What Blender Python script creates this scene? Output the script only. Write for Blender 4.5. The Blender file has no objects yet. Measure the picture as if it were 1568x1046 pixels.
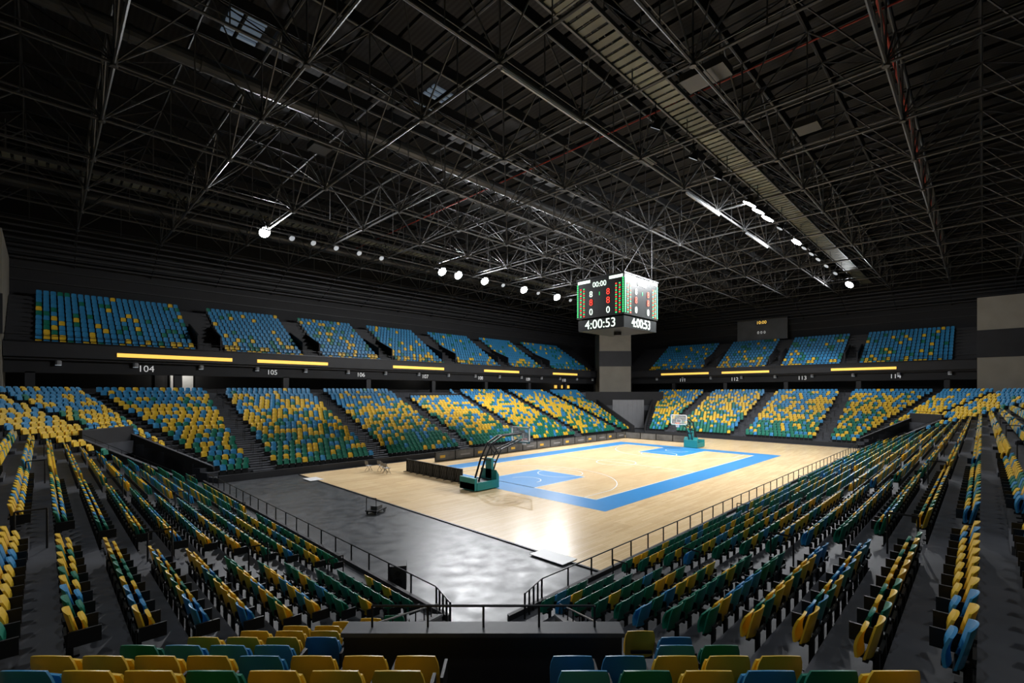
import bpy, math, random
import numpy as np
from mathutils import Vector, Matrix
random.seed(4); rng=np.random.RandomState(7)
S2=math.sqrt(2)
scene=bpy.context.scene
coll=scene.collection
scene.view_settings.view_transform='Standard'
scene.view_settings.look='None'

# ------------------------------------------------------------------ materials
def mat(name,col,rough=.6,metal=0,noise=0,nscale=5,emit=None,estr=0,bump=0,spec=.5,alpha=None):
    m=bpy.data.materials.new(name); m.use_nodes=True
    nt=m.node_tree; b=nt.nodes['Principled BSDF']
    c=(*col,1)
    b.inputs['Base Color'].default_value=c
    b.inputs['Roughness'].default_value=rough
    b.inputs['Metallic'].default_value=metal
    b.inputs['Specular IOR Level'].default_value=spec
    if noise>0 or bump>0:
        tc=nt.nodes.new('ShaderNodeTexCoord'); n=nt.nodes.new('ShaderNodeTexNoise')
        n.inputs['Scale'].default_value=nscale; n.inputs['Detail'].default_value=6
        nt.links.new(tc.outputs['Object'],n.inputs['Vector'])
        if noise>0:
            r=nt.nodes.new('ShaderNodeMapRange')
            r.inputs['From Min'].default_value=.3;r.inputs['From Max'].default_value=.7
            r.inputs['To Min'].default_value=1-noise; r.inputs['To Max'].default_value=1+noise
            nt.links.new(n.outputs['Fac'],r.inputs['Value'])
            mx=nt.nodes.new('ShaderNodeVectorMath'); mx.operation='SCALE'
            mx.inputs[0].default_value=col
            nt.links.new(r.outputs['Result'],mx.inputs['Scale'])
            nt.links.new(mx.outputs['Vector'],b.inputs['Base Color'])
        if bump>0:
            bp=nt.nodes.new('ShaderNodeBump'); bp.inputs['Strength'].default_value=bump
            nt.links.new(n.outputs['Fac'],bp.inputs['Height']); nt.links.new(bp.outputs['Normal'],b.inputs['Normal'])
    if emit:
        b.inputs['Emission Color'].default_value=(*emit,1); b.inputs['Emission Strength'].default_value=estr
    if alpha is not None:
        b.inputs['Alpha'].default_value=alpha
    return m

M={}
M['blue']=mat('seat_blue',(.035,.27,.54),.38,noise=.10,nscale=2)
M['yellow']=mat('seat_yellow',(.88,.56,.035),.38,noise=.10,nscale=2)
M['green']=mat('seat_green',(.008,.20,.13),.38,noise=.10,nscale=2)
M['black']=mat('black_metal',(.012,.012,.013),.45,.3)
M['rail']=mat('rail_metal',(.03,.03,.032),.35,.6)
M['conc']=mat('terrace_concrete',(.055,.058,.068),.5,noise=.3,nscale=1.3)
M['dark']=mat('dark_paint',(.019,.019,.022),.6,noise=.2,nscale=.7)
M['wall']=mat('wall_dark',(.010,.010,.012),.7,noise=.2,nscale=.4)
M['beige']=mat('concrete_beige',(.27,.245,.20),.75,noise=.08,nscale=.6)
M['grayw']=mat('gray_curtain',(.25,.25,.26),.7,noise=.05,nscale=1)
M['truss']=mat('truss_steel',(.12,.12,.12),.5,.35)
M['purlin']=mat('purlin_steel',(.034,.034,.036),.55,.3)
M['cat']=mat('catwalk_panel',(.19,.19,.14),.55,.1,noise=.5,nscale=.3)
M['duct']=mat('duct_metal',(.09,.09,.09),.45,.5,noise=.15,nscale=.6)
M['white']=mat('white_paint',(.8,.8,.8),.4)
M['pad']=mat('pad_teal',(.01,.24,.24),.5)
M['red']=mat('red_pipe',(.35,.03,.015),.5)
M['orange']=mat('rim_orange',(.8,.13,.02),.4)
M['glass']=mat('acrylic',(.7,.75,.75),.1,alpha=.22)
M['net']=mat('net_white',(.75,.75,.75),.7)
M['lamp']=mat('lamp_glow',(1,1,1),.5,emit=(.9,.95,1),estr=140)
M['lampw']=mat('lamp_lens_off',(.55,.58,.6),.25,emit=(.8,.9,1),estr=.25)
M['tube']=mat('chord_lit_tone',(.55,.57,.6),.35)  # pale colour stands in for light falling on the truss chord
M['strip']=mat('strip_amber',(1,.6,.1),.5,emit=(1,.58,.10),estr=1.05)
M['adtx']=mat('ad_lettering',(.75,.45,.05),.5)
M['sky']=mat('skylight_panel',(.3,.4,.5),.3,emit=(.45,.6,.8),estr=.10)
M['txtw']=mat('sign_white',(.8,.8,.8),.5,emit=(1,1,1),estr=.3)
M['tw']=mat('led_white',(1,1,1),.5,emit=(.8,1,.85),estr=1.4)
M['tr']=mat('led_red',(1,.1,.05),.5,emit=(1,.05,.03),estr=1.4)
M['tg']=mat('led_green',(.1,1,.3),.5,emit=(.05,.8,.22),estr=1.1)
M['ta']=mat('led_amber',(1,.6,.1),.5,emit=(1,.6,.1),estr=.9)
M['led']=mat('led_board_face',(.012,.014,.014),.3)
M['ad']=mat('ad_board_face',(.10,.10,.10),.5,noise=.5,nscale=.8)
M['cblue']=mat('court_blue',(.05,.27,.60),.3,noise=.04,nscale=3)
M['line']=mat('court_line_white',(.85,.85,.82),.3)

def deck_mat():
    m=bpy.data.materials.new('roof_deck'); m.use_nodes=True; nt=m.node_tree; b=nt.nodes['Principled BSDF']
    tc=nt.nodes.new('ShaderNodeTexCoord'); w=nt.nodes.new('ShaderNodeTexWave'); w.bands_direction='X'
    w.inputs['Scale'].default_value=1.1
    nt.links.new(tc.outputs['Object'],w.inputs['Vector'])
    cr=nt.nodes.new('ShaderNodeValToRGB'); cr.color_ramp.elements[0].color=(.005,.005,.006,1); cr.color_ramp.elements[1].color=(.020,.020,.022,1)
    nt.links.new(w.outputs['Fac'],cr.inputs['Fac']); nt.links.new(cr.outputs['Color'],b.inputs['Base Color'])
    bp=nt.nodes.new('ShaderNodeBump'); bp.inputs['Strength'].default_value=.6
    nt.links.new(w.outputs['Fac'],bp.inputs['Height']); nt.links.new(bp.outputs['Normal'],b.inputs['Normal'])
    b.inputs['Roughness'].default_value=.6
    return m
M['deck']=deck_mat()

def wood_mat():
    m=bpy.data.materials.new('maple_floor'); m.use_nodes=True; nt=m.node_tree; b=nt.nodes['Principled BSDF']
    tc=nt.nodes.new('ShaderNodeTexCoord'); mp=nt.nodes.new('ShaderNodeMapping')
    nt.links.new(tc.outputs['Object'],mp.inputs['Vector'])
    br=nt.nodes.new('ShaderNodeTexBrick')
    br.inputs['Scale'].default_value=1
    br.inputs['Brick Width'].default_value=1.8; br.inputs['Row Height'].default_value=.14
    br.inputs['Mortar Size'].default_value=.004
    br.inputs['Color1'].default_value=(.86,.65,.38,1); br.inputs['Color2'].default_value=(.76,.54,.29,1)
    br.inputs['Mortar'].default_value=(.45,.32,.18,1)
    nt.links.new(mp.outputs['Vector'],br.inputs['Vector'])
    br2=nt.nodes.new('ShaderNodeTexBrick'); br2.inputs['Brick Width'].default_value=2.4; br2.inputs['Row Height'].default_value=1.2
    br2.inputs['Scale'].default_value=1; br2.inputs['Mortar Size'].default_value=.003
    br2.inputs['Color1'].default_value=(1,1,1,1); br2.inputs['Color2'].default_value=(.9,.88,.86,1); br2.inputs['Mortar'].default_value=(.8,.78,.75,1)
    nt.links.new(mp.outputs['Vector'],br2.inputs['Vector'])
    mx=nt.nodes.new('ShaderNodeMix'); mx.data_type='RGBA'; mx.blend_type='MULTIPLY'; mx.inputs['Factor'].default_value=1
    nt.links.new(br.outputs['Color'],mx.inputs['A']); nt.links.new(br2.outputs['Color'],mx.inputs['B'])
    nt.links.new(mx.outputs['Result'],b.inputs['Base Color'])
    b.inputs['Roughness'].default_value=.27
    return m
M['wood']=wood_mat()

def floor_mat():
    m=bpy.data.materials.new('epoxy_floor'); m.use_nodes=True; nt=m.node_tree; b=nt.nodes['Principled BSDF']
    tc=nt.nodes.new('ShaderNodeTexCoord')
    n=nt.nodes.new('ShaderNodeTexNoise'); n.inputs['Scale'].default_value=.35; n.inputs['Detail'].default_value=9; n.inputs['Roughness'].default_value=.65
    nt.links.new(tc.outputs['Object'],n.inputs['Vector'])
    cr=nt.nodes.new('ShaderNodeValToRGB'); e=cr.color_ramp.elements
    e[0].position=.35; e[0].color=(.026,.029,.034,1); e[1].position=.7; e[1].color=(.058,.061,.067,1)
    nt.links.new(n.outputs['Fac'],cr.inputs['Fac'])
    n3=nt.nodes.new('ShaderNodeTexNoise'); n3.inputs['Scale'].default_value=2.2; n3.inputs['Detail'].default_value=12; n3.inputs['Roughness'].default_value=.8; n3.inputs['Distortion'].default_value=1.5
    nt.links.new(tc.outputs['Object'],n3.inputs['Vector'])
    r3=nt.nodes.new('ShaderNodeMapRange'); r3.inputs['From Min'].default_value=.62; r3.inputs['From Max'].default_value=.72; r3.inputs['To Max'].default_value=.4
    nt.links.new(n3.outputs['Fac'],r3.inputs['Value'])
    mx=nt.nodes.new('ShaderNodeMix'); mx.data_type='RGBA'; mx.inputs['B'].default_value=(.14,.14,.14,1)
    nt.links.new(r3.outputs['Result'],mx.inputs['Factor']); nt.links.new(cr.outputs['Color'],mx.inputs['A'])
    nt.links.new(mx.outputs['Result'],b.inputs['Base Color'])
    n2=nt.nodes.new('ShaderNodeTexNoise'); n2.inputs['Scale'].default_value=1.6; n2.inputs['Detail'].default_value=8
    nt.links.new(tc.outputs['Object'],n2.inputs['Vector'])
    r=nt.nodes.new('ShaderNodeMapRange'); r.inputs['From Min'].default_value=.3; r.inputs['From Max'].default_value=.7
    r.inputs['To Min'].default_value=.30; r.inputs['To Max'].default_value=.48
    nt.links.new(n2.outputs['Fac'],r.inputs['Value']); nt.links.new(r.outputs['Result'],b.inputs['Roughness'])
    return m
M['floor']=floor_mat()

# ------------------------------------------------------------------ mesh builder
class MB:
    def __init__(s): s.v=[]; s.f=[]; s.m=[]
    def quad(s,a,b,c,d,m=0):
        n=len(s.v); s.v+= [tuple(a),tuple(b),tuple(c),tuple(d)]; s.f.append((n,n+1,n+2,n+3)); s.m.append(m)
    def hexa(s,p,m=0):
        n=len(s.v); s.v+=[tuple(q) for q in p]
        for f in ((0,3,2,1),(4,5,6,7),(0,1,5,4),(1,2,6,5),(2,3,7,6),(3,0,4,7)):
            s.f.append(tuple(n+i for i in f)); s.m.append(m)
    def box(s,x0,y0,z0,x1,y1,z1,m=0):
        s.hexa([(x0,y0,z0),(x1,y0,z0),(x1,y1,z0),(x0,y1,z0),(x0,y0,z1),(x1,y0,z1),(x1,y1,z1),(x0,y1,z1)],m)
    def prism(s,quadxy,z0,z1,m=0):
        z0=z0 if hasattr(z0,'__len__') else [z0]*4; z1=z1 if hasattr(z1,'__len__') else [z1]*4
        s.hexa([(q[0],q[1],z) for q,z in zip(quadxy,z0)]+[(q[0],q[1],z) for q,z in zip(quadxy,z1)],m)
    def tube(s,p,q,r,n=6,m=0,r2=None,caps=True):
        p=Vector(p);q=Vector(q);d=q-p
        if d.length<1e-6:return
        d.normalize(); a=Vector((0,0,1)) if abs(d.z)<.9 else Vector((1,0,0))
        x=d.cross(a).normalized(); y=d.cross(x); r2=r if r2 is None else r2
        k=len(s.v)
        for c,rr in((p,r),(q,r2)):
            for i in range(n):
                t=2*math.pi*(i+.5)/n; s.v.append(tuple(c+x*math.cos(t)*rr+y*math.sin(t)*rr))
        for i in range(n):
            j=(i+1)%n; s.f.append((k+i,k+j,k+n+j,k+n+i)); s.m.append(m)
        if caps:
            s.f.append(tuple(k+i for i in range(n))[::-1]); s.m.append(m)
            s.f.append(tuple(k+n+i for i in range(n))); s.m.append(m)
    def path(s,pts,r,n=6,m=0):
        for a,b in zip(pts[:-1],pts[1:]): s.tube(a,b,r,n,m)
    def sheet(s,fn,off,nu,nv,m=0):
        k=len(s.v); o=Vector(off)
        for L in range(2):
            for j in range(nv+1):
                for i in range(nu+1):
                    p=Vector(fn(-1+2*i/nu,j/nv)); s.v.append(tuple(p+o*L))
        W=nu+1; N=W*(nv+1)
        def q(a,b,c,d): s.f.append((a,b,c,d)); s.m.append(m)
        for j in range(nv):
            for i in range(nu):
                a=k+j*W+i; q(a,a+1,a+W+1,a+W); a+=N; q(a,a+W,a+W+1,a+1)
        for i in range(nu):
            a=k+i; q(a,a+N,a+N+1,a+1); a=k+nv*W+i; q(a,a+1,a+N+1,a+N)
        for j in range(nv):
            a=k+j*W; q(a,a+W,a+W+N,a+N); a=k+j*W+nu; q(a,a+N,a+N+W,a+W)
    def obj(s,name,mats,parent=None,smooth=False):
        me=bpy.data.meshes.new(name); me.from_pydata(s.v,[],s.f)
        for x in mats: me.materials.append(M[x])
        me.polygons.foreach_set('material_index',s.m)
        if smooth: me.polygons.foreach_set('use_smooth',[True]*len(s.f))
        me.update()
        o=bpy.data.objects.new(name,me); coll.objects.link(o)
        if parent: o.parent=parent
        return o

def empty(name,loc=(0,0,0)):
    e=bpy.data.objects.new(name,None); e.location=loc; e.empty_display_size=.3; coll.objects.link(e); return e

def text(name,body,loc,size,rotz,m,parent=None,ext=.01,align='CENTER'):
    c=bpy.data.curves.new(name,'FONT'); c.body=body; c.size=size; c.align_x=align; c.align_y='CENTER'; c.extrude=ext
    c.materials.append(M[m]); o=bpy.data.objects.new(name,c); coll.objects.link(o)
    o.rotation_euler=(math.pi/2,0,rotz); o.location=loc
    if parent:
        o.parent=parent; o.location=Vector(loc)-parent.location
    return o

# ------------------------------------------------------------------ bowl geometry
X0,X1,Y0,Y1=7.9,67.7,9.2,39.0
E=.8
NR=21; TR=.73; RI=.292
def D_of(o): return o-E
def corner_pts(sx,sy,o):
    px=X0 if sx<0 else X1; py=Y0 if sy<0 else Y1; D=D_of(o)
    A=(px+sx*o, py+sy*(S2*D-o)); B=(px+sx*(S2*D-o), py+sy*o)
    return A,B
def oct_pts(o):
    A,B=corner_pts(-1,-1,o); C,Dd=corner_pts(1,-1,o); E2,F=corner_pts(1,1,o); G,H=corner_pts(-1,1,o)
    return [B,Dd,C,E2,F,H,G,A]
SHIFT={7:.58,1:0,3:0,5:0}
VWs={7:1.42,1:1.9,5:1.9,3:1.9}; VD=6.4
def lerp(a,b,t): return (a[0]+(b[0]-a[0])*t,a[1]+(b[1]-a[1])*t)
def mid(a,b): return lerp(a,b,.5)
def lat_pts(o,e,s):
    P=oct_pts(o); a,b=P[e],P[(e+1)%8]; L=math.hypot(b[0]-a[0],b[1]-a[1]); c=mid(a,b)
    return (c[0]+(b[0]-a[0])/L*s, c[1]+(b[1]-a[1])/L*s), L/2
def zrow(i): return .35+RI*i

ter=MB()
for i in range(NR+1):
    oa=.4+TR*i; ob=oa+TR if i<NR else oa+4.4
    z=zrow(i)
    if i==0: oa=0.0
    Pa,Pb=oct_pts(oa),oct_pts(ob)
    for e in range(8):
        a0,a1,b0,b1=Pa[e],Pa[(e+1)%8],Pb[e],Pb[(e+1)%8]
        zl=max(0,z-.9)
        if e in(1,3,5,7):
            D=D_of(ob)
            lim=VD if e!=3 else 9.2
            VW=VWs[e]
            if D<=lim+.3:
                if e==3: continue
                sh=SHIFT[e]
                (la,La)=lat_pts(oa,e,sh-VW);(lb,Lb)=lat_pts(ob,e,sh-VW)
                if La+sh>VW: ter.prism([a0,la,lb,b0],zl,z)
                (ra,La)=lat_pts(oa,e,sh+VW);(rb,Lb)=lat_pts(ob,e,sh+VW)
                if La-sh>VW: ter.prism([ra,a1,b1,rb],zl,z)
                continue
        ter.prism([a0,a1,b1,b0],zl,z)
P0,P1=oct_pts(-.02),oct_pts(.1)
for e in (0,2,4,6):
    a0,a1,b0,b1=P0[e],P0[(e+1)%8],P1[e],P1[(e+1)%8]
    ter.prism([a0,a1,b1,b0],0,.5,1)
AX=[12.3,22.55,32.7,42.9,53.05,63.3]; AY=[14.1,24.1,34.1]
AW=.85
for i in range(NR-1):
    oa=.4+TR*(i+1)-.34; z=zrow(i); z2=z+RI/2
    for x in AX:
        if X0-oa<x<X1+oa:
            ter.box(x-AW+.1,Y1+oa,z-.1,x+AW-.1,Y1+oa+.34,z2)
            ter.box(x-AW+.1,Y0-oa-.34,z-.1,x+AW-.1,Y0-oa,z2)
    for y in AY:
        ter.box(X1+oa,y-AW+.1,z-.1,X1+oa+.34,y+AW-.1,z2)
        ter.box(X0-oa-.34,y-AW+.1,z-.1,X0-oa,y+AW-.1,z2)
for i in range(1,NR,3):
    o=.8+TR*i; z=zrow(i)
    def ulp(p,q):
        ter.path([p+(z,),p+(z+.85,),q+(z+.85,),q+(z,)],.02,6,2)
    for x in AX: ulp((x,Y0-o+.28),(x,Y0-o-.2)); ulp((x,Y1+o-.28),(x,Y1+o+.2))
    for y in AY: ulp((X0-o+.28,y),(X0-o-.2,y)); ulp((X1+o-.28,y),(X1+o+.2,y))
# camera / commentary platform parapet at the top of one block
NX0,NX1=33.8,41.6
yp=Y1+.86+TR*(NR-3)-.45
ter.box(NX0,yp,zrow(NR-4),NX1,yp+.1,zrow(NR-3)+.75,1)
ter.obj('terrace_lower_bowl',['conc','dark','rail'])

# ------------------------------------------------------------------ seats (tip-up, pans folded)
def seat_template(hi):
    b=MB()
    def back(u,v):
        w=.222*(1-(.18*((v-.6)/.4)**2 if v>.6 else 0)-.08*(1-v))
        return (w*u, -.17-.10*v+.055*u*u, .40+.43*v-.035*(u*u)*v)
    def pan(u,v):
        return (.200*u*(1-.12*v*v), -.10-.045*v+.03*u*u+.03*math.sin(v*3.1), .40+.32*v-.03*u*u*v)
    if hi:
        b.sheet(back,(0,-.022,.004),8,6,0); b.sheet(pan,(0,.028,0),6,5,0)
        b.box(-.03,-.24,0,.03,-.18,.44,1); b.box(-.03,-.2,.34,.03,-.02,.39,1); b.box(-.08,-.3,0,.08,-.1,.02,1)
        b.box(-.19,-.16,.37,.19,-.11,.41,1)
        b.box(-.15,-.275,.50,.15,-.245,.54,1)
        b.box(.232,-.24,.40,.262,.08,.60,1)
    else:
        b.sheet(back,(0,-.03,0),2,2,0); b.sheet(pan,(0,.035,0),2,1,0)
        b.box(-.2,-.22,.02,.2,-.19,.38,1)
    return np.array(b.v,dtype=np.float32),np.array(b.f,dtype=np.int32),np.array(b.m,dtype=np.int32)
TH,TL=seat_template(True),seat_template(False)
def build_seats(name,seats):
    vs=[];fs=[];ms=[];n=0
    for hi in(True,False):
        tv,tf,tm=TH if hi else TL
        S=[s for s in seats if (math.hypot(s[0],s[1])<24)==hi]
        if not S: continue
        A=np.array(S,dtype=np.float32); N=len(S)
        fx,fy=A[:,3:4],A[:,4:5]
        X=A[:,0:1]+tv[None,:,0]*fy+tv[None,:,1]*fx
        Y=A[:,1:2]-tv[None,:,0]*fx+tv[None,:,1]*fy
        Z=A[:,2:3]+tv[None,:,2]
        vs.append(np.stack([X,Y,np.broadcast_to(Z,X.shape)],-1).reshape(-1,3))
        off=(np.arange(N)*len(tv)+n)[:,None,None]
        fs.append((tf[None]+off).reshape(-1,4)); n+=N*len(tv)
        ms.append(np.where(tm[None,:]==1,3,A[:,5:6].astype(np.int32)).reshape(-1))
    v=np.concatenate(vs);f=np.concatenate(fs);m=np.concatenate(ms)
    me=bpy.data.meshes.new(name)
    me.vertices.add(len(v)); me.vertices.foreach_set('co',v.astype(np.float32).ravel())
    me.loops.add(len(f)*4); me.loops.foreach_set('vertex_index',f.astype(np.int32).ravel())
    me.polygons.add(len(f)); me.polygons.foreach_set('loop_start',np.arange(0,len(f)*4,4,dtype=np.int32))
    try: me.polygons.foreach_set('loop_total',np.full(len(f),4,dtype=np.int32))
    except Exception: pass
    for x in('blue','yellow','green','black'): me.materials.append(M[x])
    me.polygons.foreach_set('material_index',m.astype(np.int32))
    me.polygons.foreach_set('use_smooth',np.ones(len(f),dtype=bool))
    me.update(calc_edges=True); me.validate()
    try: me.set_sharp_from_angle(angle=math.radians(45))
    except Exception as ex: print('sharp',ex)
    o=bpy.data.objects.new(name,me); coll.objects.link(o); return o

def patch(x,y):
    return .5+.25*math.sin(x*.37+1.3*math.sin(y*.23))+.25*math.sin(y*.41+x*.13+2)
def pick(w):
    t=random.random()
    return 0 if t<w[0] else (1 if t<w[0]+w[1] else 2)
def color_lower(r,x,y):
    p=patch(x,y)
    q=r+(p-.5)*.26+random.gauss(0,.08)
    if q<.2: w=(.16,.14,.70)
    elif q<.44: w=(.24,.46,.30)
    elif q<.70: w=(.19,.69,.12)
    elif q<.84: w=(.48,.45,.07)
    else: w=(.85,.14,.01)
    return pick(w)
def color_front(r,x,y):
    return pick((.16,.66,.18))
def color_upper(r,x,y):
    p=patch(x*1.3,y)
    py=.05+.26*max(0,1-r*2.4)+(.10 if p>.75 else 0)
    t=random.random()
    return 1 if t<py else (2 if t<py+.10 else 0)

SP=.5
def rowseats(a,b,face,z,skip,colf,r,out,m0=.75,m1=.75,axis=None):
    L=math.hypot(b[0]-a[0],b[1]-a[1]); ux,uy=(b[0]-a[0])/L,(b[1]-a[1])/L
    if L<m0+m1+.5: return
    n=int((L-m0-m1)/SP); st0=(L-n*SP)/2+SP/2
    for k in range(n):
        s=st0+k*SP; x=a[0]+ux*s; y=a[1]+uy*s
        if skip(x,y,s-L/2): continue
        out.append((x,y,z,face[0],face[1],colf(r,x,y)))
banks={e:[] for e in range(8)}
faces={0:(0,1),2:(-1,0),4:(0,-1),6:(1,0),1:(-1/S2,1/S2),3:(-1/S2,-1/S2),5:(1/S2,-1/S2),7:(1/S2,1/S2)}
for i in range(NR):
    o=.86+TR*i; P=oct_pts(o); z=zrow(i); r=i/(NR-1)
    for e in range(8):
        a,b=P[e],P[(e+1)%8]
        if e==4: sk=lambda x,y,s:any(abs(x-q)<AW for q in AX) or (i>=NR-3 and NX0-.2<x<NX1+.2)
        elif e==0: sk=lambda x,y,s:any(abs(x-q)<AW for q in AX)
        elif e in(2,6): sk=lambda x,y,s:any(abs(y-q)<AW for q in AY)
        else:
            if e==3: continue
            D=D_of(o)
            sh=SHIFT[e]; VW=VWs[e]
            sk=(lambda x,y,s,sh=sh,VW=VW:abs(s-sh)<VW+.5) if D<VD+.4 else (lambda x,y,s,sh=sh:abs(s-sh)<.5)
        mm=.6 if e in(0,2,4,6) else .2
        rowseats(a,b,faces[e],z,sk,color_front if e==7 else color_lower,r,banks[e],mm,mm)
for e in range(8):
    if banks[e]: build_seats('stadium_seat_bank',banks[e])

# upper tiers
NU=12; UT=.8; UR=.5; UZ=10.25
up=[];up2=[]
ut=MB()
UXg=[(-.6,11.2),(13.7,21.8),(24.2,31.8),(34.2,42.3),(45.2,53.8),(56.5,64.6),(67.4,79.0)]
UYg=[(36.0,46.5),(25.3,33.6),(14.9,23.4),(2.6,12.9)]
for i in range(NU):
    y=56.2+UT*i; z=UZ+UR*i; r=i/(NU-1)
    for (a,b) in UXg: rowseats((a,y),(b,y),(0,-1),z,lambda x,y,s:False,color_upper,r,up,0,0)
    ut.box(-2.2,y-.45,z-1.0,84,y-.45+UT,z)
    x=84.6+UT*i
    if i<NU-1:
        for (a,b) in UYg: rowseats((x,a),(x,b),(-1,0),z,lambda x,y,s:False,color_upper,r,up2,0,0)
    ut.box(x-.45,0.5,z-1.0,x-.45+UT,52,z)
build_seats('stadium_seat_bank',up); build_seats('stadium_seat_bank',up2)
for (a,b),(c,d) in zip(UXg[:-1],UXg[1:]):
    for xx in(b+.15,c-.3): ut.prism([(xx,57.2),(xx+.15,57.2),(xx+.15,61.5),(xx,61.5)],UZ,[UZ+2.2,UZ+2.2,UZ+3.8,UZ+3.8],1)
for (a,b),(c,d) in zip(UYg[:-1],UYg[1:]):
    for yy in(a-.3,d+.15): ut.prism([(85.6,yy),(89.8,yy),(89.8,yy+.15),(85.6,yy+.15)],UZ,[UZ+2.2,UZ+3.8,UZ+3.8,UZ+2.2],1)
fa=ut
fa.box(-2.2,55.2,9.5,84,55.6,10.75,0); fa.box(-2.2,55.6,9.3,84,60,9.6,0)
fa.box(-2.2,56.1,8.2,84,56.5,9.4,1)
fa.box(83.6,.5,9.5,84.0,52,10.75,0); fa.box(84,.5,9.3,88.5,52,9.6,0)
fa.box(84.5,.5,8.2,84.9,52,9.4,1)
fa.box(-2.2,55.1,10.7,84,55.65,10.82,2); fa.box(83.5,.5,10.7,84.05,52,10.82,2)
fa.path([(-2.2,55.4,11.3),(84,55.4,11.3)],.03,6,2); fa.path([(83.8,.5,11.3),(83.8,52,11.3)],.03,6,2)
for k in range(0,58): fa.tube((-2.0+k*1.5,55.4,10.8),(-2.0+k*1.5,55.4,11.3),.02,4,2)
for k in range(0,34): fa.tube((83.8,.6+k*1.5,10.8),(83.8,.6+k*1.5,11.3),.02,4,2)
for k in range(9): fa.box(-1+k*10.2,56.1,6.49,-.4+k*10.2,56.7,8.3,0)
for k in range(6): fa.box(84.5,3+k*9.5,6.49,85.1,3.6+k*9.5,8.3,0)
for a,b in((4.8,14),(16.4,24.1),(32.9,41.2),(49,56.8),(65.7,72.9)): fa.box(a,55.1,9.74,b,55.2,10.08,3)
for a,b in((34.3,43.3),(24.5,32),(8.4,16)): fa.box(83.5,a,9.74,83.6,b,10.08,3)
for k in range(16):
    fa.tube((1+k*5.2,55.9,8.9),(1+k*5.2,55.9,9.3),.22,10,4); fa.tube((1+k*5.2,55.9,8.86),(1+k*5.2,55.9,8.9),.2,10,5)
for k in range(9):
    fa.tube((84.3,3+k*5.2,8.9),(84.3,3+k*5.2,9.3),.22,10,4); fa.tube((84.3,3+k*5.2,8.86),(84.3,3+k*5.2,8.9),.2,10,5)
ut.obj('upper_tier_stand',['dark','wall','rail','strip','grayw','lampw'])
lab=['104','105','106','107','108','109','110']
for k,x in enumerate([7.0,18.2,28.8,38.6,49,60,70]):
    text('section_sign',lab[k],(x,56.08,8.75),.75 if k else .85,0,'txtw')
for k,y in enumerate([39.5,30.2,20.0,8.6]):
    text('section_sign',str(111+k),(84.48,y,8.75),.85,-math.pi/2,'txtw')

# ------------------------------------------------------------------ room shell
f=MB(); f.box(-16,-16,-.3,97,70,0); f.obj('floor',['floor'])
w=MB(); w.box(-16,67,0,97,67.4,27.6)
for z in (17.6,18.8,20.0,21.2): w.box(-14,66.8,z,95,67.0,z+.12,1)
w.obj('wall_north',['wall','purlin'])
w=MB(); w.box(95.6,-16,0,96,67,27.6)
for z in (17.6,18.8,20.0,21.2): w.box(95.4,-14,z,95.6,66,z+.12,1)
w.obj('wall_east',['wall','purlin'])
w=MB(); w.box(-16,-16,0,-15.6,67,27.6); w.obj('wall_west',['wall'])
w=MB(); w.box(-15.6,-16,0,95.6,-15.6,27.6); w.obj('wall_south',['wall'])
c=MB(); c.box(-16,-16,27.6,97,67.4,27.9); c.obj('ceiling',['deck'])
w=MB(); w.box(-10,60.2,6.0,88,60.5,9.3); w.box(88.6,-6,6.0,88.9,52,9.3); w.obj('wall_concourse',['wall'])
b=MB(); b.box(-9,55.0,6.5,-2.25,67,19.6,0); b.box(-9.05,54.92,11.2,-2.2,55.02,14.4,1); b.obj('wall_end_block_west',['beige','dark'])
b=MB(); b.box(83.2,-8,6.5,95.5,.45,18.4,0); b.box(83.1,-8.05,10.9,83.22,.5,14.3,1); b.obj('wall_end_block_east',['beige','dark'])

# far corner
def diag(px,py,sx,sy,D,lat):
    return (px+sx*D/S2 - sy*lat/S2*1.0, py+sy*D/S2 + sx*lat/S2)
def dq(px,py,sx,sy,D0,D1,l0,l1): return [diag(px,py,sx,sy,D0,l0),diag(px,py,sx,sy,D0,l1),diag(px,py,sx,sy,D1,l1),diag(px,py,sx,sy,D1,l0)]
t=MB()
t.prism(dq(X1,Y1,1,1,17,22,-3.1,3.1),6.5,18.2,0)
t.prism(dq(X1,Y1,1,1,16.9,17,-3.15,3.15),11.6,14.6,1)
t.obj('concrete_tower',['beige','dark'])
t=MB()
t.prism(dq(X1,Y1,1,1,9.3,9.6,-7,-3.4),0,6.6,0); t.prism(dq(X1,Y1,1,1,9.3,9.6,2.2,7),0,6.6,0); t.prism(dq(X1,Y1,1,1,9.3,9.6,-3.4,2.2),5.2,6.6,0)
Pa=oct_pts(0.2);Pb=oct_pts(10)
for (a,bb) in((Pa[3],Pb[3]),(Pa[4],Pb[4])):
    dx,dy=bb[0]-a[0],bb[1]-a[1];L=math.hypot(dx,dy);nx,ny=-dy/L*.12,dx/L*.12
    t.prism([(a[0]-nx,a[1]-ny),(bb[0]-nx,bb[1]-ny),(bb[0]+nx,bb[1]+ny),(a[0]+nx,a[1]+ny)],0,[1.2,5.2,5.2,1.2],0)
t.obj('wall_corner_portal',['wall'])
t=MB()
for k in range(14):
    l=-3.4+k*.4
    t.prism(dq(X1,Y1,1,1,9.0+(.06 if k%2 else 0),9.2,l,l+.4),.1,5.15)
t.obj('portal_curtain',['grayw'])

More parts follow.
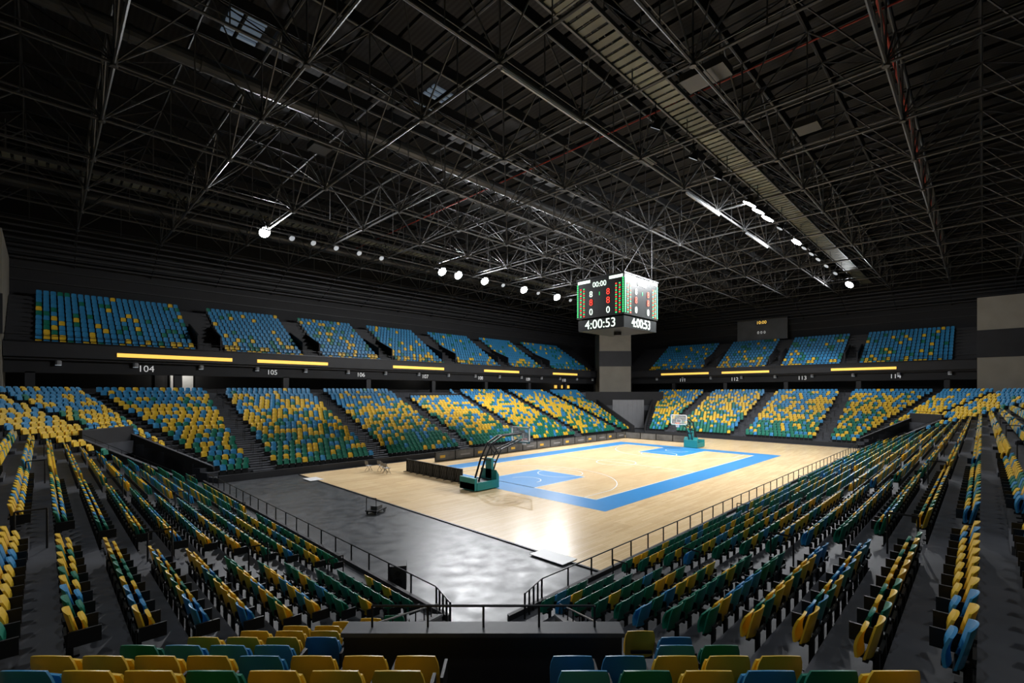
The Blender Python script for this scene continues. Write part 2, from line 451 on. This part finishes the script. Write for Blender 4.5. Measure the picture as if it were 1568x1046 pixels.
def vomitory(e,sx,sy,zt):
    sh=SHIFT[e]; W=VWs[e]
    b=MB()
    def Q(D0,D1,l0,l1):
        return [lat_pts(D+E,e,l+sh)[0] for D,l in((D0,l0),(D0,l1),(D1,l1),(D1,l0))]
    zz=lambda D:.35+.4*(D+E-.9)
    b.prism(Q(VD,VD+.22,-W-.2,W+.2),2.25,zt,0)
    b.prism(Q(VD-.02,VD+.26,-W-.22,W+.22),zt,zt+.05,1)
    for s in(-1,1):
        q=Q(.3,VD,s*W,s*(W+.2)) if s>0 else Q(.3,VD,-W-.2,-W)
        z0=max(.9,zz(.3)+.55); z1=zz(VD)+.55
        b.prism(q,0,[z0,z0,z1,z1],0)
        q=Q(.3,VD,s*W-.03 if s>0 else -W-.23,s*W+.23 if s>0 else -W+.03)
        b.prism(q,[z0,z0,z1,z1],[z0+.05,z0+.05,z1+.05,z1+.05],1)
    b.prism(Q(VD,16,-W-.2,-W),0,2.3,0); b.prism(Q(VD,16,W,W+.2),0,2.3,0); b.prism(Q(VD+.2,16,-W,W),2.25,2.4,0); b.prism(Q(15.8,16,-W,W),0,2.3,0)
    pr=[lat_pts(VD+.11+E,e,l+sh)[0] for l in np.linspace(-W+.1,W-.1,5)]
    for p in pr: b.tube((p[0],p[1],zt+.05),(p[0],p[1],zt+.30),.014,6,2)
    b.tube((pr[0][0],pr[0][1],zt+.30),(pr[-1][0],pr[-1][1],zt+.30),.016,6,2)
    for s in(-1,1):
        A=lat_pts(VD+E+.1,e,s*(W+.1)+sh)[0]; B=lat_pts(.4+E,e,s*(W+.1)+sh)[0]
        za=zz(VD)+.6; zb=max(.95,zz(.3)+.6)
        for k in range(8):
            t=k/7; p=lerp(A,B,t); z=za+(zb-za)*t
            b.tube((p[0],p[1],z),(p[0],p[1],z+.3),.014,5,2)
        b.tube((A[0],A[1],za+.3),(B[0],B[1],zb+.3),.016,6,2)
    return b.obj('vomitory_parapet',['dark','conc','rail'])
vomitory(7,-1,-1,3.76); vomitory(5,-1,1,4.0); vomitory(1,1,-1,4.0)

# ------------------------------------------------------------------ court
wd=MB(); wd.box(14.5,9.55,0,66.5,38.3,.04); wd.obj('wood_court_floor',['wood'])
tr=MB(); tr.box(14.4,9.5,0,14.5,38.4,.045); tr.box(14.4,38.3,0,66.5,38.4,.045); tr.obj('trim_court_edge',['black'])
bx0,bx1,by0,by1=21.8,53.8,14.6,33.6
ix0,ix1,iy0,iy1=bx0+2,bx1-2,by0+2,by1-2
z0,z1=.04,.044
cb=MB()
cb.box(bx0,by0,z0,bx1,iy0,z1);cb.box(bx0,iy1,z0,bx1,by1,z1);cb.box(bx0,iy0,z0,ix0,iy1,z1);cb.box(ix1,iy0,z0,bx1,iy1,z1)
cy=(by0+by1)/2
cb.box(ix0+.01,cy-2.45,z0,ix0+5.8,cy+2.45,z1);cb.box(ix1-5.8,cy-2.45,z0,ix1-.01,cy+2.45,z1)
cb.obj('court_blue_areas',['cblue'])
ln=MB(); l0,l1=.044,.047; lw=.08
def lrect(a,b,c,d):
    ln.box(a-lw/2,b-lw/2,l0,c+lw/2,b+lw/2,l1);ln.box(a-lw/2,d-lw/2,l0,c+lw/2,d+lw/2,l1)
    ln.box(a-lw/2,b,l0,a+lw/2,d,l1);ln.box(c-lw/2,b,l0,c+lw/2,d,l1)
def larc(cx,cyy,r,a0,a1,n=40):
    for k in range(n):
        A=a0+(a1-a0)*k/n;B=a0+(a1-a0)*(k+1)/n
        q=[(cx+(r+s)*math.cos(t),cyy+(r+s)*math.sin(t)) for t,s in((A,-lw/2),(A,lw/2),(B,lw/2),(B,-lw/2))]
        ln.prism(q,l0,l1)
lrect(ix0,iy0,ix1,iy1); xm=(ix0+ix1)/2
ln.box(xm-lw/2,iy0,l0,xm+lw/2,iy1,l1); larc(xm,cy,1.8,0,2*math.pi)
for s,xx in((1,ix0),(-1,ix1)):
    a,bq=sorted((xx,xx+s*5.8)); lrect(a,cy-2.45,bq,cy+2.45)
    larc(xx+s*5.8,cy,1.8,0,2*math.pi)
    hx=xx+s*1.575; yy=6.6; th=math.asin(yy/6.75)
    base=0 if s>0 else math.pi
    larc(hx,cy,6.75,base-th,base+th)
    xe=hx+s*6.75*math.cos(th)
    p,q=sorted((xx,xe))
    for sy in(-1,1): ln.box(p,cy+sy*yy-lw/2,l0,q,cy+sy*yy+lw/2,l1)
    larc(hx,cy,1.25,base-math.pi/2,base+math.pi/2,16)
ln.obj('court_lines',['line'])

def hoop(xb,s):
    P=empty('basketball_hoop',(xb,cy,.04))
    b=MB()
    def T(x,y,z): return (s*x,y,z)
    def bx(x0_,y0_,z0_,x1_,y1_,z1_,m):
        a,c=sorted((s*x0_,s*x1_)); b.box(a,y0_,z0_,c,y1_,z1_,m)
    bx(-3.9,-.75,.12,-2.0,.75,.55,1)
    b.prism([(s*-2.0,-.8),(s*-1.75,-.8),(s*-1.75,.8),(s*-2.0,.8)],.05,[1.25,.9,.9,1.25],0)
    bx(-3.9,-.78,.1,-3.7,.78,.9,0); bx(-3.7,-.80,.08,-2.0,-.70,.6,0); bx(-3.7,.70,.08,-2.0,.80,.6,0)
    for yy in(-.55,.55):
        for xx in(-3.5,-2.3): b.tube((s*xx,yy-.05,.1),(s*xx,yy+.05,.1),.1,12,1)
    b.obj('base',['pad','black'],P)
    a=MB()
    for yy in(-.22,.22):
        a.path([T(-3.1,yy,.5),T(-2.5,yy,2.0),T(-1.9,yy,3.0),T(-.9,yy,3.45),T(1.05,yy,3.5)],.07,8,1)
        a.path([T(-2.0,yy,.5),T(-1.5,yy,1.7),T(-1.0,yy,2.5),T(1.05,yy,3.05)],.055,8,1)
        a.tube(T(-2.5,yy,2.0),T(-1.5,yy,1.7),.04,6,1)
        a.tube(T(-1.9,yy,3.0),T(-1.2,yy,2.2),.04,6,1)
    for xz in((-2.5,2.0),(-1.9,3.0),(-.9,3.45),(-1.5,1.7)): a.tube(T(xz[0],-.22,xz[1]),T(xz[0],.22,xz[1]),.04,6,1)
    a.prism([(s*-2.0,-.3),(s*-1.8,-.3),(s*-1.8,.3),(s*-2.0,.3)],.6,2.0,0)
    a.obj('arm',['pad','black'],P)
    g=MB(); g.box(min(s*1.17,s*1.2),-.9,2.9,max(s*1.17,s*1.2),.9,3.95,0)
    x_,x2=sorted((s*1.14,s*1.23))
    for q in((-.92,2.87,.92,2.94),(-.92,3.91,.92,3.98),(-.92,2.87,-.86,3.98),(.86,2.87,.92,3.98)): g.box(x_,q[0],q[1],x2,q[2],q[3],1)
    x_,x2=sorted((s*1.2,s*1.215))
    for q in((-.3,3.05,.3,3.1),(-.3,3.45,.3,3.5),(-.3,3.05,-.25,3.5),(.25,3.05,.3,3.5)): g.box(x_,q[0],q[1],x2,q[2],q[3],2)
    g.box(x_,-.92,2.8,x2,.92,2.9,3)
    g.obj('backboard',['glass','white','white','pad'],P)
    r=MB(); cx_=1.2+.375
    n=20
    for k in range(n):
        A=2*math.pi*k/n;B=2*math.pi*(k+1)/n
        r.tube(T(cx_+.225*math.cos(A),.225*math.sin(A),3.05),T(cx_+.225*math.cos(B),.225*math.sin(B),3.05),.015,6,0)
    r.box(min(s*1.2,s*1.36),-.08,2.98,max(s*1.2,s*1.36),.08,3.06,0)
    for k in range(12):
        A=2*math.pi*k/12
        for d in(-1,1):
            B=A+d*.5
            r.tube(T(cx_+.22*math.cos(A),.22*math.sin(A),3.04),T(cx_+.13*math.cos(B),.13*math.sin(B),2.62),.006,4,1)
    r.obj('rim_and_net',['orange','net'],P)
hoop(ix0,1); hoop(ix1,-1)

fb=MB()
fb.box(21.3,26.4,.04,21.36,33.6,.12,0); fb.box(21.28,26.4,.98,21.38,33.6,1.06,0)
fb.box(21.33,26.4,.1,21.35,33.6,.98,2)
for k in range(9):
    y=26.4+k*.9; fb.box(21.28,y-.03,.04,21.38,y+.03,1.06,0); fb.box(21.0,y-.02,.04,21.6,y+.02,.08,0)
    if k<8:
        for j in range(3):
            yy=y+j*.3
            fb.tube((21.3,yy,.12),(21.3,yy+.3,.98),.012,4,1);fb.tube((21.3,yy+.3,.12),(21.3,yy,.98),.012,4,1)
fb.obj('barrier_fence',['black','truss','dark'])

ab=MB()
k=0; x=26.0
while x<57:
    ab.box(x,36.1,.04,x+2.3,36.25,.95,0); ab.box(x+.04,36.08,.12,x+2.26,36.1,.88,1)
    if k%2==0: ab.box(x+.5,36.06,.35,x+1.1,36.08,.6,2)
    else: ab.box(x+.6,36.06,.4,x+1.8,36.08,.55,3)
    x+=2.36;k+=1
y=35.8
while y>28:
    ab.box(58.6,y-2.3,.04,58.75,y,.95,0); ab.box(58.58,y-2.26,.12,58.6,y-.04,.88,1); y-=2.36
ab.obj('advertising_board_row',['black','ad','adtx','grayw'])

def chair(x,y,a):
    b=MB()
    b.sheet(lambda u,v:(.22*u,-.2+.4*v,.45+.01*u*u),(0,0,-.03),2,2,0)
    b.sheet(lambda u,v:(.22*u,-.22-.06*v+.03*u*u,.55+.3*v),(0,-.025,0),3,2,0)
    for sx in(-.21,.21):
        b.tube((sx,.2,0),(sx,-.27,.88),.013,6,1); b.tube((sx,-.25,0),(sx,.12,.45),.013,6,1)
    b.tube((-.21,.15,.1),(.21,.15,.1),.01,5,1)
    o=b.obj('folding_chair',['grayw','rail']); o.location=(x,y,.041); o.rotation_euler=(0,0,a)
for (x,y,a) in((19.6,33.8,-1.4),(19.8,34.6,-1.6),(20.0,35.4,-1.3),(19.2,36.0,-1.5)): chair(x,y,a)

rl=MB()
def railing(a,b,zb,zt,step):
    L=math.hypot(b[0]-a[0],b[1]-a[1]); n=max(1,int(L/step))
    for k in range(n+1):
        p=lerp(a,b,k/n); rl.box(p[0]-.02,p[1]-.02,zb,p[0]+.02,p[1]+.02,zt)
    rl.tube((a[0],a[1],zt),(b[0],b[1],zt),.022,8)
railing((10.5,Y0+.05),(62,Y0+.05),.0,1.05,1.25)
railing((X0+.05,11.0),(X0+.05,37.0),.0,1.05,1.25)
for (p,q) in (((X0+.05,11.0),(X0-.3,9.9)),((10.5,Y0+.05),(9.4,Y0-.3))): railing(p,q,0,1.05,.25)
rl.obj('bowl_front_railing',['rail'])

sp=MB(); sp.box(-.28,-.28,0.05,.28,.28,.85,0); sp.box(-.25,-.29,.12,.25,-.28,.8,1)
for z in(.32,.62): sp.tube((0,-.31,z),(0,-.28,z),.14 if z<.5 else .09,14,0)
for sx in(-.22,.22):
    for sy in(-.22,.22): sp.tube((sx,sy,0),(sx,sy,.06),.04,8,0)
o=sp.obj('loudspeaker_cabinet',['black','dark']); o.location=(8.45,13.85,0); o.rotation_euler=(0,0,-.6)
ct=MB(); ct.box(-.5,-.35,.15,.5,.35,.22,0); ct.tube((-.45,-.3,.2),(-.45,-.3,.9),.02,6,0); ct.tube((-.45,.3,.2),(-.45,.3,.9),.02,6,0); ct.tube((-.45,-.3,.9),(-.45,.3,.9),.02,6,0)
for sx in(-.4,.4):
    for sy in(-.28,.28): ct.tube((sx,sy-.02,.08),(sx,sy+.02,.08),.08,10,0)
ct.box(-.2,-.2,.22,.3,.2,.4,1)
o=ct.obj('equipment_trolley',['black','duct']); o.location=(12.9,23.4,0); o.rotation_euler=(0,0,.5)
m_=MB(); m_.box(13.9,11.2,.046,14.8,12.9,.07); m_.obj('floor_mat_white',['white'])
m_=MB(); m_.box(13.9,34.8,.046,14.9,36.2,.07); m_.obj('floor_mat_white',['white'])

# ------------------------------------------------------------------ roof structure
ZB,ZT=22.0,25.2
G=6.4
xs=[2.4-3*G+G*k for k in range(18)]; ys=[3.2-3*G+G*k for k in range(14)]
xs=[x for x in xs if -15.5<x<95.5]; ys=[y for y in ys if -15.5<y<67]
rt=MB()
for y in ys:
    rt.tube((-15.6,y,ZB),(95.6,y,ZB),.08,6); rt.tube((-15.6,y,ZT),(95.6,y,ZT),.07,6)
    rt.tube((-15.6,y,ZB+.35),(95.6,y,ZB+.35),.03,4)
    for k,x in enumerate(xs):
        rt.tube((x,y,ZB),(x,y,ZT),.05,5)
        if k<len(xs)-1:
            xm_=x+G/2
            rt.tube((x,y,ZB),(xm_,y,ZT),.05,5); rt.tube((xm_,y,ZT),(x+G,y,ZB),.05,5)
            rt.tube((xm_,y,ZB),(xm_,y,ZT),.035,4)
for x in xs:
    rt.tube((x,-15.6,ZB),(x,67,ZB),.08,6); rt.tube((x,-15.6,ZT),(x,67,ZT),.07,6)
    rt.tube((x,-15.6,ZB+.35),(x,67,ZB+.35),.03,4)
    for k,y in enumerate(ys):
        if k<len(ys)-1:
            ym=y+G/2
            rt.tube((x,y,ZB),(x,ym,ZT),.05,5); rt.tube((x,ym,ZT),(x,y+G,ZB),.05,5)
            rt.tube((x,ym,ZB),(x,ym,ZT),.035,4)
for x in xs:
    for y in ys: rt.tube((x,y,ZB-.16),(x,y,ZB+.16),.16,8)
rt.obj('roof_truss_grid',['truss'])
pl=MB()
x=-15
while x<95:
    pl.box(x,-15.6,25.9,x+.1,67,26.15); x+=1.6
for y in ys:
    for d in(0,G/2): pl.box(-15.6,y+d,25.3,95.6,y+d+.14,25.9)
for i,x in enumerate(xs[:-1]):
    for j,y in enumerate(ys[:-1]):
        pl.tube((x,y,ZB+.05),(x+G/2,y+G/2,ZT),.04,4); pl.tube((x+G,y+G,ZB+.05),(x+G/2,y+G/2,ZT),.04,4)
        pl.tube((x+G,y,ZB+.05),(x+G/2,y+G/2,ZT),.04,4); pl.tube((x,y+G,ZB+.05),(x+G/2,y+G/2,ZT),.04,4)
for y in ys[:-1]: pl.tube((-15.6,y+G/2,ZT),(95.6,y+G/2,ZT),.06,5)
for x in xs[:-1]: pl.tube((x+G/2,-15.6,ZT),(x+G/2,67,ZT),.06,5)
for k in range(7):
    yy=60.4+k*.95; zz_=22-k*.38
    pl.box(-15.6,yy,zz_-.08,95.6,yy+.1,zz_+.08)
    xx=89+k*.95; pl.box(xx,-15.6,zz_-.08,xx+.1,66,zz_+.08)
for x in xs: pl.tube((x,60.2,22.1),(x,66.9,19.5),.06,5)
for y in ys: pl.tube((88.8,y,22.1),(95.5,y,19.5),.06,5)
pl.obj('roof_purlins',['purlin'])

def catwalk(name,yc,x0,x1,z):
    b=MB()
    x=x0
    while x<x1:
        b.box(x,yc-.7,z,x+.42,yc+.7,z+.05,0); x+=.6
    for s in(-1,1):
        b.box(x0,yc+s*.75-.05,z-.12,x1,yc+s*.75+.05,z+.12,1)
        b.tube((x0,yc+s*.75,z+1.1),(x1,yc+s*.75,z+1.1),.03,5,1); b.tube((x0,yc+s*.75,z+.6),(x1,yc+s*.75,z+.6),.02,5,1)
        x=x0
        while x<x1: b.tube((x,yc+s*.75,z),(x,yc+s*.75,z+2.2),.025,5,1); x+=3.2
    return b.obj(name,['cat','truss'])
catwalk('roof_catwalk',12.6,8,90,23.3); catwalk('roof_catwalk',48.5,-5,90,23.3)
du=MB()
for yc,z,r in((29.6,24.2,.4),(56,23.9,.5)):
    du.tube((-10,yc,z),(92,yc,z),r,14)
    x=-9
    while x<92: du.tube((x,yc,z),(x+.12,yc,z),r+.05,14); x+=3
du.obj('ventilation_duct',['duct'],smooth=False)
rp=MB(); rp.tube((20,3.4,24.5),(90,3.4,24.5),.07,8); rp.tube((28.1,-10,24.7),(28.1,60,24.7),.05,8); rp.tube((20,3.4,24.5),(20,3.4,27.5),.07,8)
rp.obj('sprinkler_pipe_red',['red'])
sk=MB()
for (x,y) in((8.2,30),(19.8,27.7)):
    for k in range(5): sk.box(x-.9,y-1.3+k*.55,27.45,x+.9,y-1.3+k*.55+.3,27.58)
sk.obj('skylight_louvre',['sky'])
pn=MB()
for (x,y,sx,sy) in((24,10,1.3,2.2),(33,7.5,1.2,1.2),(29.5,16.5,2.0,.8),(43,23,1.5,1.5),(13,31,1.2,1.2),(17,5,2.0,1.0)):
    pn.box(x-sx/2,y-sy/2,22.6,x+sx/2,y+sy/2,23.0)
    for a in(-.4,.4):
        pn.tube((x+a,y,23.0),(x+a,y,25.2),.02,4)
pn.obj('ceiling_equipment_boxes',['duct'])
tu=MB()  # added pale bars under one chord, painting its lit stretches
for a,b in((15.3,21.5),(34.9,41.2),(47.8,54.0)):
    tu.box(a,15.92,21.78,b,16.08,21.9,0); tu.box(a,15.95,21.72,b,16.05,21.78,0)
tu.obj('lit_chord_bars',['tube'])

# ------------------------------------------------------------------ floodlights
def flood(x,y,z,tx,ty,on,power=0,r=.30):
    P=empty('floodlight',(x,y,z))
    if on: r=.55
    d=Vector((tx-x,ty-y,-z)).normalized()
    b=MB(); b.tube(-d*.45,d*0.0,.16,16,0,r2=r); b.tube(d*0,d*.03,r+.03,20,0); b.tube(d*.03,d*.05,r-.02,20,1)
    b.tube((-.38,0,.15),(-.38,0,.6),.025,6,0); b.tube((.38,0,.15),(.38,0,.6),.025,6,0); b.tube((-.38,0,.6),(.38,0,.6),.025,6,0); b.tube((0,0,.6),(0,0,1.6),.03,6,0)
    b.obj('housing',['black','lamp' if on else 'lampw'],P)
    if power:
        l=bpy.data.lights.new('lamp','SPOT'); l.energy=power; l.spot_size=math.radians(150); l.spot_blend=.6; l.shadow_soft_size=.35; l.color=(.97,.98,1)
        o=bpy.data.objects.new('lamp',l); coll.objects.link(o); o.parent=P; o.location=d*.12
        o.rotation_euler=d.to_track_quat('-Z','Y').to_euler()
PW=11000
ZL=21.8
for x,on in((15,1),(17.5,0),(19.6,0),(22,0),(24.6,0),(27.3,0),(35.8,1),(38.4,1),(43,1),(46.5,0),(50.8,1),(54,0),(58.5,1),(62,0),(66,0)):
    flood(x,48.3,ZL,x*.6+15,22,on,PW if on else 0)
for x,on in((25,0),(30,0),(34,0),(40.5,1),(42.6,1),(45,1),(48.5,0),(54,1),(57,0),(60,0),(63,0),(67,0),(72,0),(81,1)):
    flood(x,13.3,ZL,x*.6+15,28,on,PW if on else 0)
for (x,y) in((2,2),(-4,24),(20,-4),(50,-3)):
    P=empty('high_bay_light',(x,y,21.6))
    b=MB(); b.tube((0,0,0),(0,0,.35),.32,14,0,r2=.12); b.tube((0,0,-.02),(0,0,0),.3,14,1); b.tube((0,0,.35),(0,0,1.2),.02,5,0)
    b.obj('housing',['black','lampw'],P)
    l=bpy.data.lights.new('lamp','SPOT'); l.energy=1900; l.spot_size=math.radians(140); l.spot_blend=.8; l.shadow_soft_size=.4; l.color=(.9,.95,1)
    o=bpy.data.objects.new('lamp',l); coll.objects.link(o); o.parent=P; o.location=(0,0,-.1)

# ------------------------------------------------------------------ scoreboard
SX,SY=37.9,24.0; a_,b_=2.9,2.5
SB=empty('hanging_scoreboard',(SX,SY,14))
b=MB()
zt,zm,zb=16.8,13.25,12.15
def rel(z): return z-14
b.box(-a_,-b_,rel(zm),a_,b_,rel(zt),0)
b.box(-a_-.06,-b_-.06,rel(zt)-.08,a_+.06,b_+.06,rel(zt)+.05,1)
b.box(-a_+.1,-b_+.1,rel(zb),a_-.1,b_-.1,rel(zm)-.12,0)
b.box(-a_+.3,-b_+.3,rel(zm)-.12,a_-.3,b_-.3,rel(zm),1)
b.tube((0,0,rel(zb)-.3),(0,0,rel(zb)),.35,14,1)
for sx in(-1,1):
    for sy in(-1,1):
        b.tube((sx*(a_-.4),sy*(b_-.4),rel(zt)),(sx*(a_-.4),sy*(b_-.4),8),.035,5,1)
        b.tube((sx*(a_-.4),sy*(b_-.4),rel(zt)),(-sx*(a_-.4),sy*(b_-.4),8),.02,4,1)
b.obj('cabinet',['led','rail'],SB)
d=MB()
def face(kind):
    if kind=='W': return lambda u,z,o=.03:(SX-a_-o,SY-u*b_,z), -math.pi/2, b_
    if kind=='S': return lambda u,z,o=.03:(SX+u*a_,SY-b_-o,z), 0, a_
    if kind=='E': return lambda u,z,o=.03:(SX+a_+o,SY+u*b_,z), math.pi/2, b_
    return lambda u,z,o=.03:(SX-u*a_,SY+b_+o,z), math.pi, a_
def rectf(fn,u0,u1,z0_,z1_,m):
    p=[fn(u0,z0_),fn(u1,z0_),fn(u1,z1_),fn(u0,z1_)]
    d.quad(*[(q[0]-SX,q[1]-SY,q[2]-14) for q in p],m)
for kd in'WSEN':
    fn,rz,hw=face(kd)
    for u0,u1 in((-.95,-.40),(.40,.95)): rectf(fn,u0,u1,16.42,16.68,0)
    for k in range(16):
        z=13.4+k*.19
        rectf(fn,-.98,-.93,z,z+.15,2); rectf(fn,.93,.98,z,z+.15,2)
        if k<14:
            for u in(-.85,-.71,.65,.79):
                rectf(fn,u,u+.065,z,z+.12,1 if (k+int(u*10))%2 else 2)
    T=lambda s,u,z,size,m:text('digits',s,fn(u,z,.05),size,rz,m,SB)
    T('00:00',0,16.15,.66,'tw')
    T('8',-.36,15.35,.75,'tw');T('8',.36,15.35,.75,'tr');T('8',-.36,14.6,.8,'tr');T('8',.36,14.6,.8,'tr')
    T('0',-.36,13.75,.8,'tw');T('0',.36,13.75,.8,'tw');T('1',0,15.3,.45,'tg')
    text('clock','4:00:53',fn(0,12.62,-.05),1.12,rz,'tw',SB)
d.obj('led_graphics',['tw','tr','tg'],SB)

s2=empty('wall_scoreboard',(95.0,29,18.2))
b=MB(); b.box(-.4,-4.3,-2,.1,4.3,2,0); b.box(-.45,-4.1,-1.8,-.4,4.1,1.8,0); b.box(-.47,-1.0,.9,-.45,1.0,1.6,2); b.box(.1,-.3,-.3,.4,.3,.3,0)
b.obj('panel',['duct','duct','led'],s2)
text('digits','10:00',(95.0-.5,29,19.45),.8,-math.pi/2,'ta',s2)
text('digits','0 0 0',(95.0-.5,29,17.6),.7,-math.pi/2,'txtw',s2)

db=MB(); db.box(9.4,60.0,6.49,11.6,60.15,9.0,1); db.box(9.5,59.95,6.5,11.5,60.0,8.9,0); db.box(10.47,59.93,6.5,10.53,59.95,8.9,1)
db.box(8.2,60.0,6.5,9.0,60.1,8.9,2); db.obj('door_1',['white','black','dark'])
dd=MB()
for k,x in enumerate((72,74.2,76)): dd.box(x,60.0,7.3,x+.7,60.15,7.9,0)
dd.obj('kiosk_window_lights',['ta'])
for (x,y,e) in((10.5,58.2,140),(74,58,60),(40,58,40)):
    l=bpy.data.lights.new('concourse_lamp','POINT'); l.energy=e; l.shadow_soft_size=.2; l.color=(1,.95,.85)
    o=bpy.data.objects.new('concourse_lamp',l); coll.objects.link(o); o.location=(x,y,9.0)

# ------------------------------------------------------------------ world, camera
wld=bpy.data.worlds.new('world'); scene.world=wld; wld.use_nodes=True
bg=wld.node_tree.nodes['Background']; bg.inputs['Color'].default_value=(.5,.6,.8,1); bg.inputs['Strength'].default_value=.02
cam=bpy.data.cameras.new('camera'); co=bpy.data.objects.new('camera',cam); coll.objects.link(co)
co.location=(0,0,6.6); co.rotation_euler=(math.pi/2,0,-math.pi/4)
cam.sensor_width=36; cam.lens=36*720/1568; cam.shift_y=77/1568; cam.clip_end=400; cam.clip_start=.05
scene.camera=co
